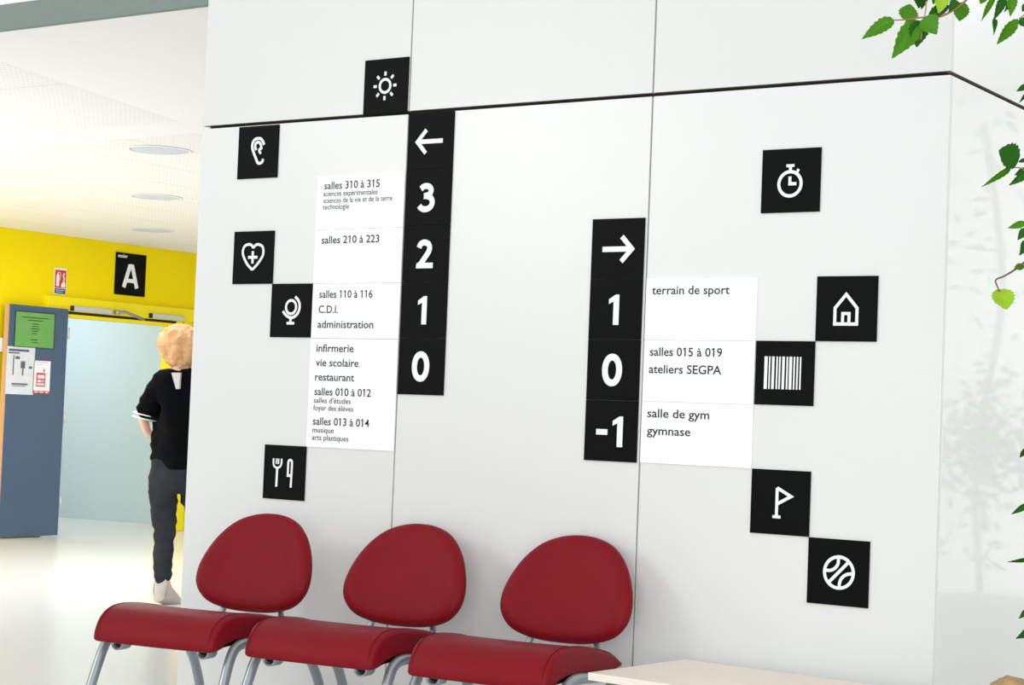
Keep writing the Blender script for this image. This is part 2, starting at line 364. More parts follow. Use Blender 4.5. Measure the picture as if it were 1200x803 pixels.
# white directory plates
def directory(x, z0, z1, wd, label, lines, grp):
    r = plate('directory_plate', x, z0, wd, z1-z0, M_plate, label, 'sign', grp)
    for body, lx, lz, lw, big in lines:
        text_mesh('lettering', body, .0395 if big else .028, M_ink, r, lx-x, -TH-.0006, lz-z0, lw, .0005 if big else .0002)
LX = -0.4104
GL = 'white directory plates beside the left column'; GR = 'white directory plates beside the right column'
directory(LX, 1.871, 2.069, .404, 'white plate listing salles 310 à 315 with three small lines, top of the left list', [
    ("salles 310 à 315", -0.3767, 2.0197, 0.2584, 1), ("sciences expérimentales", -0.3793, 1.9937, 0.2527, 0),
    ("sciences de la vie et de la terre", -0.3779, 1.9684, 0.3188, 0), ("technologie", -0.3794, 1.9450, 0.1235, 0)], GL)
directory(LX, 1.6725, 1.8705, .404, 'white plate reading salles 210 à 223, second of the left list', [("salles 210 à 223", -0.3785, 1.8195, 0.2685, 1)], GL)
directory(LX, 1.472, 1.672, .404, 'white plate listing salles 110 à 116, C.D.I. and administration', [
    ("salles 110 à 116", -0.3778, 1.6199, 0.2477, 1), ("C.D.I.", -0.3783, 1.5643, 0.0914, 1), ("administration", -0.3805, 1.5098, 0.2597, 1)], GL)
directory(LX, 1.073, 1.4705, .404, 'tall white plate listing infirmerie to arts plastiques, bottom of the left list', [
    ("infirmerie", -0.3804, 1.4224, 0.1743, 1), ("vie scolaire", -0.3807, 1.3695, 0.1999, 1), ("restaurant", -0.3810, 1.3172, 0.1830, 1),
    ("salles 010 à 012", -0.3811, 1.2634, 0.2627, 1), ("salles d'études", -0.3820, 1.2351, 0.1727, 0), ("foyer des élèves", -0.3833, 1.2077, 0.1873, 0),
    ("salles 013 à 014", -0.3823, 1.1550, 0.2615, 1), ("musique", -0.3828, 1.1270, 0.1002, 0), ("arts plastiques", -0.3833, 1.0995, 0.1708, 0)], GL)
RX = 1.0
directory(RX, 1.4785, 1.678, .4, 'white plate reading terrain de sport, top of the right list', [("terrain de sport", 1.0223, 1.6268, 0.2823, 1)], GR)
directory(RX, 1.279, 1.478, .4, 'white plate reading salles 015 à 019 and ateliers SEGPA', [("salles 015 à 019", 1.0227, 1.4273, 0.2627, 1), ("ateliers SEGPA", 1.0212, 1.3712, 0.2637, 1)], GR)
directory(RX, 1.080, 1.2785, .4, 'white plate reading salle de gym and gymnase, bottom of the right list', [("salle de gym", 1.0214, 1.2282, 0.2262, 1), ("gymnase", 1.0222, 1.1719, 0.1596, 1)], GR)

# ------------------------------------------------------------------ things on the yellow wall (they face +x; local x runs along +y)
def wall_sheet(name, ya, yb, z0, z1, x, m, label, cat, th=.004):
    r = empty(name, (x, ya, z0), math.pi/2); tag(r, label, cat)
    bm = bmesh.new(); box(bm, 0, yb-ya, -th, 0, 0, z1-z0); obj('sheet', bm, m, r); return r
def flat(r, name, rects, m, y):
    bm = bmesh.new()
    for x0, x1, z0, z1 in rects: poly(bm, [(x0, z0), (x1, z0), (x1, z1), (x0, z1)], y)
    o = obj(name, bm, m, r)
    if len(rects) > 1: o['kind'] = 'stuff'
    return o
a = wall_sheet('stairway_sign', 6.855, 7.24, 2.198, 2.588, XW+.001, M_black, 'black sign with a large white letter A on the yellow wall', 'sign', .008)
bm = bmesh.new()
ribbon(bm, [(.110, .072), (.181, .283)], .045, -.0095); ribbon(bm, [(.276, .072), (.205, .283)], .045, -.0098)
poly(bm, [(.168, .262), (.218, .262), (.213, .291), (.173, .291)], -.0101); poly(bm, [(.135, .118), (.251, .118), (.240, .155), (.146, .155)], -.0103)
obj('letter', bm, M_wht, a)
text_mesh('lettering', 'escalier', .042, M_wht, a, .022, -.0095, .345, .12, .001)
e = wall_sheet('extinguisher_sign', 6.13, 6.27, 2.145, 2.378, XW+.001, M_wht, 'small red and white fire extinguisher sign on the yellow wall', 'sign')
flat(e, 'red_field', [(.006, .134, .055, .215)], mat('sign_red', (214, 30, 38), .5), -.005)
flat(e, 'blue_field', [(.006, .134, .006, .05)], mat('sign_blue', (36, 66, 140), .5), -.005)
bm = bmesh.new(); poly(bm, [(.02, .07), (.055, .07), (.055, .16), (.05, .175), (.042, .182), (.042, .2), (.033, .2), (.033, .182), (.025, .175), (.02, .16)], -.006)
ribbon(bm, cat2([(.044, .195), (.064, .19), (.068, .16), (.064, .12)]), .006, -.006)
poly(bm, [(.08, .062), (.125, .062), (.125, .10), (.11, .125), (.095, .11), (.08, .09)], -.006); ribbon(bm, cat2([(.1, .11), (.112, .14), (.1, .165), (.112, .19)]), .014, -.006)
obj('symbol', bm, M_wht, e)
flat(e, 'print_lines', [(.02, .12, .034, .038), (.02, .1, .018, .022)], M_wht, -.006)
XL = XW+.0928
gp = lambda px, py: at_axis(px, py, 0, XL)
def sheet_px(name, q0, q1, m, label):
    A, B = gp(*q0), gp(*q1); return wall_sheet(name, A.y, B.y, B.z, A.z, XL, m, label, 'poster', .002), B.y-A.y, A.z-B.z
g, gw, gh = sheet_px('notice_sheet', (19, 364.8), (62, 408.5), mat('green_paper', (150, 228, 118), .35, noise=.05), 'bright green notice in a shiny sleeve, taped at the top of the blue door')
flat(g, 'print_lines', [(gw*a_, gw*b_, gh*c_, gh*(c_+.025)) for a_, b_, c_ in ((.15, .85, .84), (.3, .7, .76), (.42, .6, .66), (.42, .58, .59), (.4, .62, .52), (.42, .58, .45), (.42, .56, .38), (.4, .58, .2), (.44, .6, .12))], mat('green_ink', (62, 120, 48), .6), -.003)
bm = bmesh.new(); box(bm, -.012, gw+.012, -.006, -.0035, -.01, gh+.012)
gl = bpy.data.materials.new('plastic_sleeve'); gl.use_nodes = True
_b = gl.node_tree.nodes['Principled BSDF']; _b.inputs['Transmission Weight'].default_value = 1; _b.inputs['Roughness'].default_value = .12; _b.inputs['IOR'].default_value = 1.15
obj('plastic_sleeve', bm, gl, g)
p_, pw, ph = sheet_px('poster', (8.6, 405.5), (38.5, 463), mat('grey_paper', (214, 217, 222), .5, noise=.12, nscale=25), 'grey and white poster with a sketched figure, left on the blue door')
flat(p_, 'print_block', [(.05*pw, .78*pw, .90*ph, .95*ph), (.05*pw, .45*pw, .85*ph, .88*ph), (.22*pw, .26*pw, .4*ph, .82*ph), (.5*pw, .66*pw, .55*ph, .7*ph), (.56*pw, .61*pw, .4*ph, .55*ph), (.3*pw, .46*pw, .74*ph, .8*ph),
                         (.8*pw, .92*pw, .55*ph, .6*ph), (.2*pw, .78*pw, .2*ph, .235*ph), (.24*pw, .72*pw, .17*ph, .185*ph)], mat('grey_ink', (92, 96, 102), .6), -.003)
q_, qw, qh = sheet_px('flyer', (39.8, 422), (57.5, 461.5), mat('flyer_paper', (240, 238, 238), .5), 'white flyer with a red phone drawing and red foot, right on the blue door')
Mr = mat('flyer_red', (220, 52, 52), .5)
flat(q_, 'red_print', [(0, qw, 0, .075*qh), (.18*qw, .72*qw, .2*qh, .62*qh), (0, qw, .985*qh, qh), (.58*qw, .66*qw, .65*qh, .74*qh)], Mr, -.003)
flat(q_, 'pale_print', [(.25*qw, .66*qw, .45*qh, .56*qh), (.25*qw, .44*qw, .33*qh, .41*qh), (.22*qw, .66*qw, .24*qh, .30*qh), (.1*qw, .3*qw, .02*qh, .05*qh), (.4*qw, .62*qw, .02*qh, .05*qh), (.75*qw, .92*qw, .02*qh, .05*qh)], mat('flyer_pale', (236, 224, 226), .5), -.0036)
flat(q_, 'blue_print', [(.47*qw, .66*qw, .33*qh, .41*qh), (.1*qw, .8*qw, .93*qh, .945*qh), (.1*qw, .55*qw, .86*qh, .87*qh)], mat('flyer_blue', (150, 180, 220), .5), -.0036)
# door closers on the header
def closer(x0, x1, label, arm):
    A = at_axis(*x0, 0, XW+.08); B = at_axis(*x1, 0, XW+.08)
    r = empty('door_closer', (XW+.05, A.y, A.z)); tag(r, label, 'door closer', 'door closers on the yellow frame')
    bx('guide_rail', 0, .03, 0, B.y-A.y, -.022, .022, M_alu, r, .004); bx('end_cap', 0, .031, -.02, 0, -.022, .022, M_blk, r)
    if arm:
        yb = B.y-A.y
        bm = bmesh.new(); tube(bm, [(.05, yb+.02, .0), (.06, yb+.12, .01), (.07, yb+.36, -.045)], .014, 8, caps=True); obj('arm', bm, M_steel, r, True)
        bm = bmesh.new(); lathe(bm, [(.03, -.02), (.03, .02)], 16, (.04, yb+.05, .0)); obj('pivot', bm, M_steel, r, True)
closer((87, 361.5), (132, 365.5), 'silver door closer with a bent arm on the yellow frame, left one', True)
closer((179, 370), (216, 374.5), 'silver door closer rail on the yellow frame, right one above the person', False)

# ------------------------------------------------------------------ chairs
def seat_bm(wd=.475):
    prof = [(.010, .425), (-.002, .437), (.006, .470), (.032, .505), (.080, .531), (.15, .539), (.24, .533), (.34, .519), (.43, .499), (.485, .477), (.505, .461), (.496, .448), (.45, .442), (.30, .444), (.17, .444), (.09, .436), (.045, .427)]
    P = [(p.x, p.y) for p in smooth_path([(a, b, 0) for a, b in prof], 4, True)]
    n = len(P)
    nor = []
    for i in range(n):
        dx = P[(i+1) % n][0]-P[i-1][0]; dz = P[(i+1) % n][1]-P[i-1][1]; l = math.hypot(dx, dz); nor.append((-dz/l, dx/l))
    ar = sum(P[i][0]*P[(i+1) % n][1]-P[(i+1) % n][0]*P[i][1] for i in range(n))
    sgn = 1 if ar > 0 else -1
    nor = [(a*sgn, b*sgn) for a, b in nor]
    us = []
    R = .020
    for k in range(7): t = k/6*math.pi/2; us.append((-wd/2+R*(1-math.sin(t)), R*(1-math.cos(t))))
    us = us[::-1]; us = [(-wd/2 + R - R*math.cos(k/6*math.pi/2), R*(1-math.sin(k/6*math.pi/2))) for k in range(7)]
    full = us + [(-wd/2+R+(wd-2*R)*k/10, 0) for k in range(1, 10)] + [(-x, i_) for x, i_ in us[::-1]]
    bm = bmesh.new(); rings = []
    for x, ins in full:
        ring = []
        for (y, z), (ny, nz) in zip(P, nor):
            yy = y+ny*ins*.85; zz = z+nz*ins*.85
            dish = -.003*(1-(2*x/wd)**2)*max(0, min(1, (y-.08)/.15))*(1 if z > .47 else 0)
            bow = .012*(2*x/wd)**2*max(0, 1-y/.1)
            ring.append(bm.verts.new((x*(1+.06*max(0, min(1, y/.45))), yy+bow, zz+dish)))
        rings.append(ring)
    for A, B in zip(rings, rings[1:]):
        for k in range(n): bm.faces.new((A[k], A[(k+1) % n], B[(k+1) % n], B[k]))
    bm.faces.new(rings[0]); bm.faces.new(rings[-1][::-1])
    return bm
half = [(0, .182), (.070, .172), (.132, .142), (.182, .088), (.216, .020), (.232, -.048), (.223, -.106), (.180, -.151), (.10, -.173)]
outl = half + [(0, -.178)] + [(-a, b) for a, b in half[:0:-1]]
BO = [(p.x, p.y) for p in smooth_path([(a, b, 0) for a, b in outl], 4, True)]
def back_bm():
    bm = bmesh.new(); n = len(BO); rings = []
    nor = []
    for i in range(n):
        dx = BO[(i+1) % n][0]-BO[i-1][0]; dz = BO[(i+1) % n][1]-BO[i-1][1]; l = math.hypot(dx, dz); nor.append((dz/l, -dx/l))
    # outline runs clockwise: outward normal = (-dz, dx)
    if nor[0][1] < 0: nor = [(-a, -b) for a, b in nor]
    R = .026; RI = .045; lay = []
    for k in range(9):
        t = k/8*math.pi; lay.append((RI*(1-math.sin(t)**.8), -R*math.cos(t)))
    for ins, y in lay:
        rings.append([bm.verts.new((x-nx*ins, y-.55*x*x, z-nz*ins)) for (x, z), (nx, nz) in zip(BO, nor)])
    front = [rings[0]]
    def cap(ring, y0, sgn, ins0):
        prev = ring
        for s in (.82, .6, .35, .15):
            cur = [bm.verts.new(((x-nx*ins0)*s, y0+sgn*.006*(1-s)-.55*((x-nx*ins0)*s)**2, (z-nz*ins0)*s)) for v, (x, z), (nx, nz) in zip(ring, BO, nor)]
            for k in range(n): bm.faces.new((prev[k], prev[(k+1) % n], cur[(k+1) % n], cur[k]))
            prev = cur
        bm.faces.new(prev)
    for A, B in zip(rings, rings[1:]):
        for k in range(n): bm.faces.new((A[k], A[(k+1) % n], B[(k+1) % n], B[k]))
    cap(rings[0], -R, -1, RI); cap(rings[-1], R, 1, RI)
    return bm
def frame_pts(s):
    yz = [(-.075, 0.012), (.005, .19), (.068, .345), (.098, .405), (.128, .434), (.18, .444), (.26, .440), (.38, .432), (.46, .420), (.54, .385), (.61, .315), (.665, .21), (.70, .10), (.715, 0.012)]
    sx = lambda z: .247 + .018*max(0, (.45-z)/.45)
    return smooth_path([(s*sx(z), y, z) for y, z in yz], 5)
def make_chair(label):
    t = empty('waiting_chair'); tag(t, label, 'chair', 'red waiting chairs in a row before the white wall')
    st_ = obj('seat', seat_bm(), M_red, t, True)
    for s in (-1, 1):
        bm = bmesh.new(); x_ = .2195
        tube(bm, smooth_path([(s*x_, -.0015+.012, .437), (s*x_, .015, .471), (s*x_, .036, .5045), (s*(x_+.002), .083, .5325), (s*(x_+.004), .15, .5400), (s*(x_+.007), .24, .534), (s*(x_+.010), .34, .520), (s*(x_+.013), .43, .500), (s*(x_+.014), .478, .483)], 5), .0011, 6)
        obj('seam', bm, mat('seam_red', (122, 9, 22), .6, spec=.15), st_, True)
    b = obj('backrest', back_bm(), M_red, t, True); b.location = (.014, .615, .664); b.rotation_euler = (math.radians(-20), 0, 0)
    for s in (-1, 1):
        bm = bmesh.new(); tube(bm, frame_pts(s), .017, 14); f = obj('side_frame', bm, M_steel, t, True)
        for y in (-.075, .715):
            bm = bmesh.new(); lathe(bm, [(.017, 0), (.02, .006), (.019, .03)], 12, (s*.265, y, 0)); obj('foot_cap', bm, M_blk, f, True)
        bm = bmesh.new(); tube(bm, smooth_path([(s*.135, .44, .447), (s*.135, .52, .444), (s*.132, .572, .458), (s*.118, .592, .50), (s*.100, .612, .56), (s*.09, .655, .66)], 5), .0115, 10)
        obj('back_support', bm, M_steel, t, True)
        # linking hook under the seat front
        bm = bmesh.new()
        arc = [(s*.135*1.25 + .024*math.cos(a), .055, .420+.024*math.sin(a)) for a in [math.pi + math.pi*k/10 for k in range(11)]]
        arc = [(s*.168-.024, .055, .438)] + arc + [(s*.168+.024, .055, .438)]
        arc2 = [(x, .105, z) for x, _, z in arc]
        for A, B in zip(range(len(arc)-1), range(1, len(arc))):
            for sc_ in (1,):
                v = [bm.verts.new(arc[A]), bm.verts.new(arc[B]), bm.verts.new(arc2[B]), bm.verts.new(arc2[A])]; bm.faces.new(v)
        bmesh.ops.remove_doubles(bm, verts=bm.verts, dist=1e-5)
        h = obj('linking_hook', bm, M_steel, t, True); so = h.modifiers.new('thickness', 'SOLIDIFY'); so.thickness = .006
        bm = bmesh.new(); tube(bm, [(s*.168, .062, .424), (s*.168, .10, .424)], .016, 14); obj('plug', bm, M_blk, h, True)
    for y in (.20, .40):
        bm = bmesh.new(); tube(bm, [(-.228, y, .445), (.228, y, .445)], .011, 10); obj('cross_bar', bm, M_steel, t, True)
    return t
def copy_tree(o, parent=None):
    c = o.copy(); COL.objects.link(c)
    if parent: c.parent = parent
    for ch in list(o.children): copy_tree(ch, c)
    return c
ch1 = make_chair('red leatherette chair on grey steel legs, leftmost of the three')
for i, (x, y, a, lab) in enumerate(((-.276, -.899, 8.5, None), (.299, -.809, 7, 'red leatherette chair on grey steel legs, middle of the three'),
                                    (.893, -.749, 6, 'red leatherette chair on grey steel legs, next to the low wooden table'))):
    c = ch1 if i == 0 else copy_tree(ch1)
    c.location = (x, y, 0); c.rotation_euler = (0, 0, math.radians(a))
    if lab: c['label'] = lab

# ------------------------------------------------------------------ low table
tb = empty('low_table', (1.222, -.645, 0), math.radians(-5))
tag(tb, 'low table with a pale beech top and grey legs right of the chairs', 'table')
bx('tabletop', 0, 1.05, 0, .50, .463, .485, M_wood, tb, .0015)
for x in (.05, 1.0):
    for y in (.05, .45):
        bm = bmesh.new(); tube(bm, [(x, y, .0), (x, y, .463)], .018, 14); l = obj('leg', bm, M_steel, tb, True)
bx('apron', .06, .99, .045, .057, .43, .463, M_steel, tb); bx('apron', .06, .99, .443, .455, .43, .463, M_steel, tb)

# ------------------------------------------------------------------ person walking away
FD = (at_axis(190, 708, 2, 0)-CAM).dot(cf)      # distance of the person along the view axis
def pp(px, py, dd=0.0): return at(px, py, FD+dd)
from mathutils import noise as mnoise
pel = Vector((0, 0, 0))
def skin(name, verts, edges, m, parent, sub=2, fold=0.0):
    me = bpy.data.meshes.new(name); me.from_pydata([v[0] for v in verts], edges, []); me.materials.append(m)
    o = bpy.data.objects.new(name, me); COL.objects.link(o); o.parent = parent
    sk = o.modifiers.new('skin', 'SKIN'); sk.use_smooth_shade = True
    for i, (v, rr) in enumerate(verts):
        rr = rr if isinstance(rr, tuple) else (rr, rr)
        me.skin_vertices[0].data[i].radius = rr; me.skin_vertices[0].data[i].use_root = (i == 0)
    sb = o.modifiers.new('sub', 'SUBSURF'); sb.levels = sub; sb.render_levels = sub
    # freeze the modifiers into one continuous mesh
    dg = bpy.context.evaluated_depsgraph_get(); new = bpy.data.meshes.new_from_object(o.evaluated_get(dg))
    o.modifiers.clear(); o.data = new; new.name = name
    if fold:
        for v, n_ in [(v, v.normal.copy()) for v in new.vertices]:
            q = v.co - pel
            f_ = mnoise.noise(Vector((q.x*7, q.y*7, q.z*22))) + .5*mnoise.noise(Vector((q.x*16, q.y*16, q.z*34)))
            v.co += n_*fold*f_
    for p in new.polygons: p.use_smooth = True
    return o
pr = empty('person', (0, 0, 0)); tag(pr, 'blond person in a black T-shirt and dark jeans walking away beside the white wall', 'person')
M_skin = mat('skin', (226, 176, 150), .55); M_shirt = mat('black_tshirt', (7, 8, 11), .95, spec=.1, bump=.3, bscale=40)
M_jean = mat('charcoal_jeans', (50, 51, 56), .95, spec=.1, noise=.45, nscale=9, bump=.4, bscale=30); M_hair = mat('blond_hair', (212, 164, 112), .6, noise=.3, nscale=9, aniso=(1, 1, 7))
M_shoe = mat('beige_shoe', (186, 176, 168), .6, noise=.12, nscale=12)
pel, chest, neck, head, crown = pp(206, 545), pp(208, 470), pp(211, 436), pp(212, 408), pp(212, 388)
lsh, lel, lwr = pp(184, 451), pp(166, 484, -.02), pp(172, 505, .16)
lha = pp(176, 507, .24)
rsh, rel_, rwr, rha = pp(236, 451), pp(252, 488), pp(250, 524, .1), pp(250, 540, .14)
lhp, lkn, lan = pp(190, 556), pp(193, 634, .03), pp(192, 684, -.03)
rhp, rkn, ran = pp(223, 556), pp(238, 628, .18), pp(246, 676, .1)
ltoe, lball = pp(211, 708, .07), pp(202, 703, .04)
rtoe = pp(268, 690, .3)
V = [(pel, (.11, .085)), (chest, (.13, .09)), (neck, .052), (head, (.075, .085)), (crown, (.062, .07)),
     (pp(193, 456), .035), (lel, .034), (lwr, .028), (lha, .03), (rsh, .045), (rel_, .042), (rwr, .028), (rha, .03),
     (lhp, .085), (lkn, .055), (lan, .038), (lball, .034), (ltoe, .025), (rhp, .085), (rkn, .055), (ran, .038), (rtoe, .028), (pp(207, 510), (.10, .075))]
E_ = [(0, 22), (22, 1), (1, 2), (2, 3), (3, 4), (1, 5), (5, 6), (6, 7), (7, 8), (1, 9), (9, 10), (10, 11), (11, 12), (0, 13), (13, 14), (14, 15), (15, 16), (16, 17), (0, 18), (18, 19), (19, 20), (20, 21)]
body = skin('body', V, E_, M_skin, pr)
# five fingers on each hand
for base, dirv in ((lha, (lha-lwr).normalized()), (rha, (rha-rwr).normalized())):
    side = dirv.cross(Vector((0, 0, 1))).normalized()
    bm = bmesh.new()
    for k in range(5):
        if k < 4: p0 = base+side*(.011*(k-1.5)*1.5); L = (.06, .072, .068, .052)[k]; dv = dirv
        else: p0 = base-dirv*.02+side*.03; L = .05; dv = (dirv+side*1.1).normalized()
        tube(bm, [p0, p0+dv*L*.5+Vector((0, 0, -.006)), p0+dv*L+Vector((0, 0, -.022))], [.0095, .009, .007], 8)
    obj('fingers', bm, M_skin, pr, True)
sh = skin('t_shirt', [(pp(206, 556), (.185, .150)), (pp(206, 530), (.172, .140)), (pp(207, 474), (.20, .145)), (pp(210, 433), (.075, .07)),
                      (pp(186, 452), .098), (pp(177, 472, -.01), .088), (pp(173, 494, -.01), .082), (pp(236, 451), .09), (pp(246, 474), .08)],
          [(0, 1), (1, 2), (2, 3), (2, 4), (4, 5), (5, 6), (2, 7), (7, 8)], M_shirt, pr, 4, .014)
def shell(A, B, r, wd):      # ring band round a limb
    d = (B-A).normalized(); bm = bmesh.new(); tube(bm, [A-d*wd, A+d*wd], r, 16); return bm
for k in (0, 1):
    A = pp(171.5-k*1.2, 486+k*4.5, -.01); bm = shell(A, pp(167, 506, -.01), .0815-.004*k, .003); obj('sleeve_stripe', bm, M_wht, sh, True)
bm = bmesh.new(); c0 = pp(206, 437, -.135); c1 = pp(208, 456, -.16)
sdx = cr*.019; bm.faces.new([bm.verts.new(v) for v in (c0-sdx*1.4, c0+sdx*1.4, c1+sdx*.5, c1-sdx*.5)]); r_ = bmesh.ops.extrude_face_region(bm, geom=bm.faces[:])
for v in [g_ for g_ in r_['geom'] if isinstance(g_, bmesh.types.BMVert)]: v.co += cf*.05
obj('back_patch', bm, mat('grey_patch', (200, 200, 196), .6), sh)
jn = skin('jeans', [(pp(206, 552), (.17, .13)), (pp(206, 528), (.155, .12)), (pp(191, 564), .112), (pp(192, 596, .01), .088), (pp(193, 634, .03), .066), (pp(190, 656, 0), .064), (pp(191.5, 688, -.03), .050),
                    (pp(223, 562), .105), (pp(232, 596, .1), .085), (rkn, .066), (ran, .046)],
          [(0, 1), (0, 2), (2, 3), (3, 4), (4, 5), (5, 6), (0, 7), (7, 8), (8, 9), (9, 10)], M_jean, pr, 4, .010)
for A, Bl, T, hl in ((pp(189.5, 684, -.03), pp(199, 699, .03), pp(211, 709, .08), pp(187, 701, -.05)), (ran, pp(256, 688, .2), rtoe, pp(243, 690, .06))):
    so_ = skin('shoe', [(A, .062), (Bl, (.06, .052)), (T, (.04, .03)), (hl, .042)], [(0, 1), (1, 2), (0, 3), (1, 3)], M_shoe, pr)
# curly hair: many soft locks around a cap
bm = bmesh.new(); hc = pp(212, 407)
bmesh.ops.create_icosphere(bm, subdivisions=5, radius=1)
rnd = random.Random(3)
from mathutils import noise as mnoise
for v in bm.verts:
    n_ = v.co.normalized(); k = 1+.16*mnoise.noise(n_*2.6)+.07*mnoise.noise(n_*7)+.03*mnoise.noise(n_*17)
    low = max(0, -n_.z)
    v.co = hc + Vector((n_.x*.142*k*(1-.25*low), n_.y*.142*k*(1-.25*low), n_.z*.134*k))
obj('hair', bm, M_hair, pr, True)

# ------------------------------------------------------------------ shrub in a pot at the right
SD = 4.35
M_leaf = mat('leaf_green', (66, 124, 8), .5, spec=.2, noise=.25, nscale=14); M_leafd = mat('leaf_dark_green', (30, 86, 6), .5, spec=.2, noise=.25, nscale=14); M_leafl = mat('leaf_lime', (146, 184, 40), .5, spec=.2, noise=.3, nscale=20)
for mm in (M_leaf, M_leafd, M_leafl):
    mm.node_tree.nodes['Principled BSDF'].inputs['Subsurface Weight'].default_value = .0
M_bark = mat('bark_brown', (112, 84, 66), .8, noise=.2, nscale=30, bump=.5, bscale=80); M_twig = mat('young_twig', (150, 100, 72), .6)
def leaf_mesh(name, kind, m):
    bm = bmesh.new(); N = 14; rows = []
    for i in range(N+1):
        t = i/N
        wv = (math.sin(math.pi*min(1, t**.75))**.85)*(1-.35*t) if kind == 0 else math.sin(math.pi*t**.9)**.7
        wv = max(wv, 0)*.5
        if 0 < i < N: wv *= (1.06 if i % 2 else .90)
        bend = -.22*t*t if kind == 0 else -.12*t*t
        rows.append([bm.verts.new((sx*wv, t, bend + abs(sx)*wv*.28 + .02*math.sin(t*9+sx))) for sx in (-1, -.5, 0, .5, 1)] if 0 < i < N else [bm.verts.new((0, t, bend))])
    for A, B in zip(rows, rows[1:]):
        if len(A) == 1: [bm.faces.new((A[0], B[k], B[k+1])) for k in range(4)]
        elif len(B) == 1: [bm.faces.new((A[k+1], A[k], B[0])) for k in range(4)]
        else: [bm.faces.new((A[k], B[k], B[k+1], A[k+1])) for k in range(4)]
    me = bpy.data.meshes.new(name); bm.to_mesh(me); bm.free(); me.materials.append(m)
    for p in me.polygons: p.use_smooth = True
    return me
LM = [[leaf_mesh('leaf', k, m) for k in (0, 1)] for m in (M_leaf, M_leafd, M_leafl)]
base = at(1285, 803, SD+.05); base.z = 0
pot = empty('plant_pot', base); tag(pot, 'round grey plant pot holding the leafy shrub, cut off at the right edge', 'pot')
bm = bmesh.new(); lathe(bm, [(.18, 0), (.21, .02), (.265, .50), (.275, .53), (.275, .555), (.25, .555), (.245, .50), (.02, .50)], 40); obj('body', bm, mat('pot_grey', (120, 118, 112), .6), pot, True)
bm = bmesh.new(); lathe(bm, [(.243, .49), (.243, .515), (.12, .525), (.01, .53)], 40); obj('soil', bm, mat('soil', (72, 56, 42), .95, noise=.3, nscale=40, bump=1, bscale=90), pot, True)
shrub = empty('leafy_shrub', base + Vector((0, 0, .52))); tag(shrub, 'tall shrub with serrated green leaves hanging in from the right edge', 'plant')
inv = shrub.location.copy()
def put_leaf(A, B, wd, mi=0, kind=0, nrm=None):
    d = (B-A); L = d.length; yv = d.normalized()
    nz = nrm if nrm else -cf
    zv = (nz - yv*nz.dot(yv)).normalized(); xv = yv.cross(zv)
    o = bpy.data.objects.new('leaf', LM[mi][kind]); COL.objects.link(o); o.parent = shrub
    M3 = Matrix((xv*wd, yv*L, zv*L)).transposed().to_4x4(); M3.translation = A-inv
    o.matrix_local = M3; return o
K = SD/F_PX
rl = random.Random(11)
hero = [(1048, 23.5, 1010, 43, 14, 0, 0), (1062, 25, 1068, 2, 19, 0, 0), (1077, 24, 1046, 67, 20, 0, 0), (1078, 24, 1075, 55, 19, 1, 0), (1083, 20, 1098, 39, 20, 0, 0), (1088, 20, 1117, 3, 11, 1, 0),
        (1105, -8, 1101, 15, 14, 2, 0), (1077, -10, 1078, 10, 12, 1, 0), (1086, -8, 1079, 13, 6, 1, 0), (1097, -8, 1094, 6, 7, 0, 0), (1129, 2, 1123, 27, 16, 0, 0), (1121, 0, 1113, 12, 9, 1, 0), (1165, -2, 1151, 21, 6, 0, 0), (1177, -3, 1166, 21, 9, 1, 0),
        (1165, 22, 1166, 38, 5, 1, 0), (1186, -5, 1185, 18, 10, 0, 0), (1187, -6, 1180, 12, 8, 1, 0), (1193, 22, 1167, 54, 11, 0, 0), (1194, 23, 1207, 31, 9, 1, 0), (1155, -6, 1148, 5, 8, 0, 0), (1203, 4, 1198, 14, 6, 1, 0),
        (1205, 99, 1191, 107.5, 6, 1, 0), (1204, 110, 1196, 118, 4, 1, 0), (1193, 190, 1172.5, 176, 23, 1, 1), (1184, 197, 1153, 218, 6, 0, 0), (1203, 186, 1192, 191, 4, 1, 0),
        (1203, 198, 1189, 205, 6, 1, 0), (1204, 202, 1184, 217, 8, 1, 0), (1202, 261, 1181, 267.5, 7, 0, 0), (1203, 268, 1192.5, 281, 8, 1, 0), (1203, 283, 1197, 298, 10, 1, 0), (1188.5, 315, 1204, 310, 7, 0, 0),
        (1171, 339, 1180, 361, 19, 2, 1), (1171, 340, 1167, 357, 5, 1, 0), (1203, 523, 1196, 539, 8, 1, 0), (1204, 591, 1186, 603, 6, 1, 0), (1205, 656, 1184, 658.5, 4, 1, 0), (1204, 715, 1195, 725, 6, 1, 0), (1205, 739, 1194, 748, 8, 1, 0)]
for x0, y0, x1, y1, wpx, mi, kind in hero:
    t = Vector((rl.uniform(-.35, .35), rl.uniform(-.35, .35), rl.uniform(-.2, .5)))
    A = at(x0, y0, SD+rl.uniform(-.01, .01)); B = at(x1, y1, SD+rl.uniform(-.03, .03))
    put_leaf(A, B, wpx*K*1.45, mi, kind, (-cf+t*.6).normalized())
def branch(name, pts, r0_, r1_, m):
    P = smooth_path(pts, 6); n = len(P); bm = bmesh.new()
    tube(bm, [p-inv for p in P], [r0_+(r1_-r0_)*i/(n-1) for i in range(n)], 8); return obj(name, bm, m, shrub, True)
B3 = lambda px, py, dd=0: at(px, py, SD+dd)
stem_top = at(1300, -120, SD+.02)
stem = [base+Vector((0, 0, .5)), at(1282, 640, SD+.03), at(1292, 400, SD+.06), at(1286, 180, SD+.03), at(1296, 0, SD+.03), at(1290, -180, SD+.03)]
branch('stem', stem, .016, .006, M_bark)
branch('stem', [base+Vector((.05, .05, .5)), at(1310, 560, SD+.1), at(1330, 300, SD+.16), at(1322, 60, SD+.2), at(1330, -140, SD+.2)], .013, .005, M_bark)
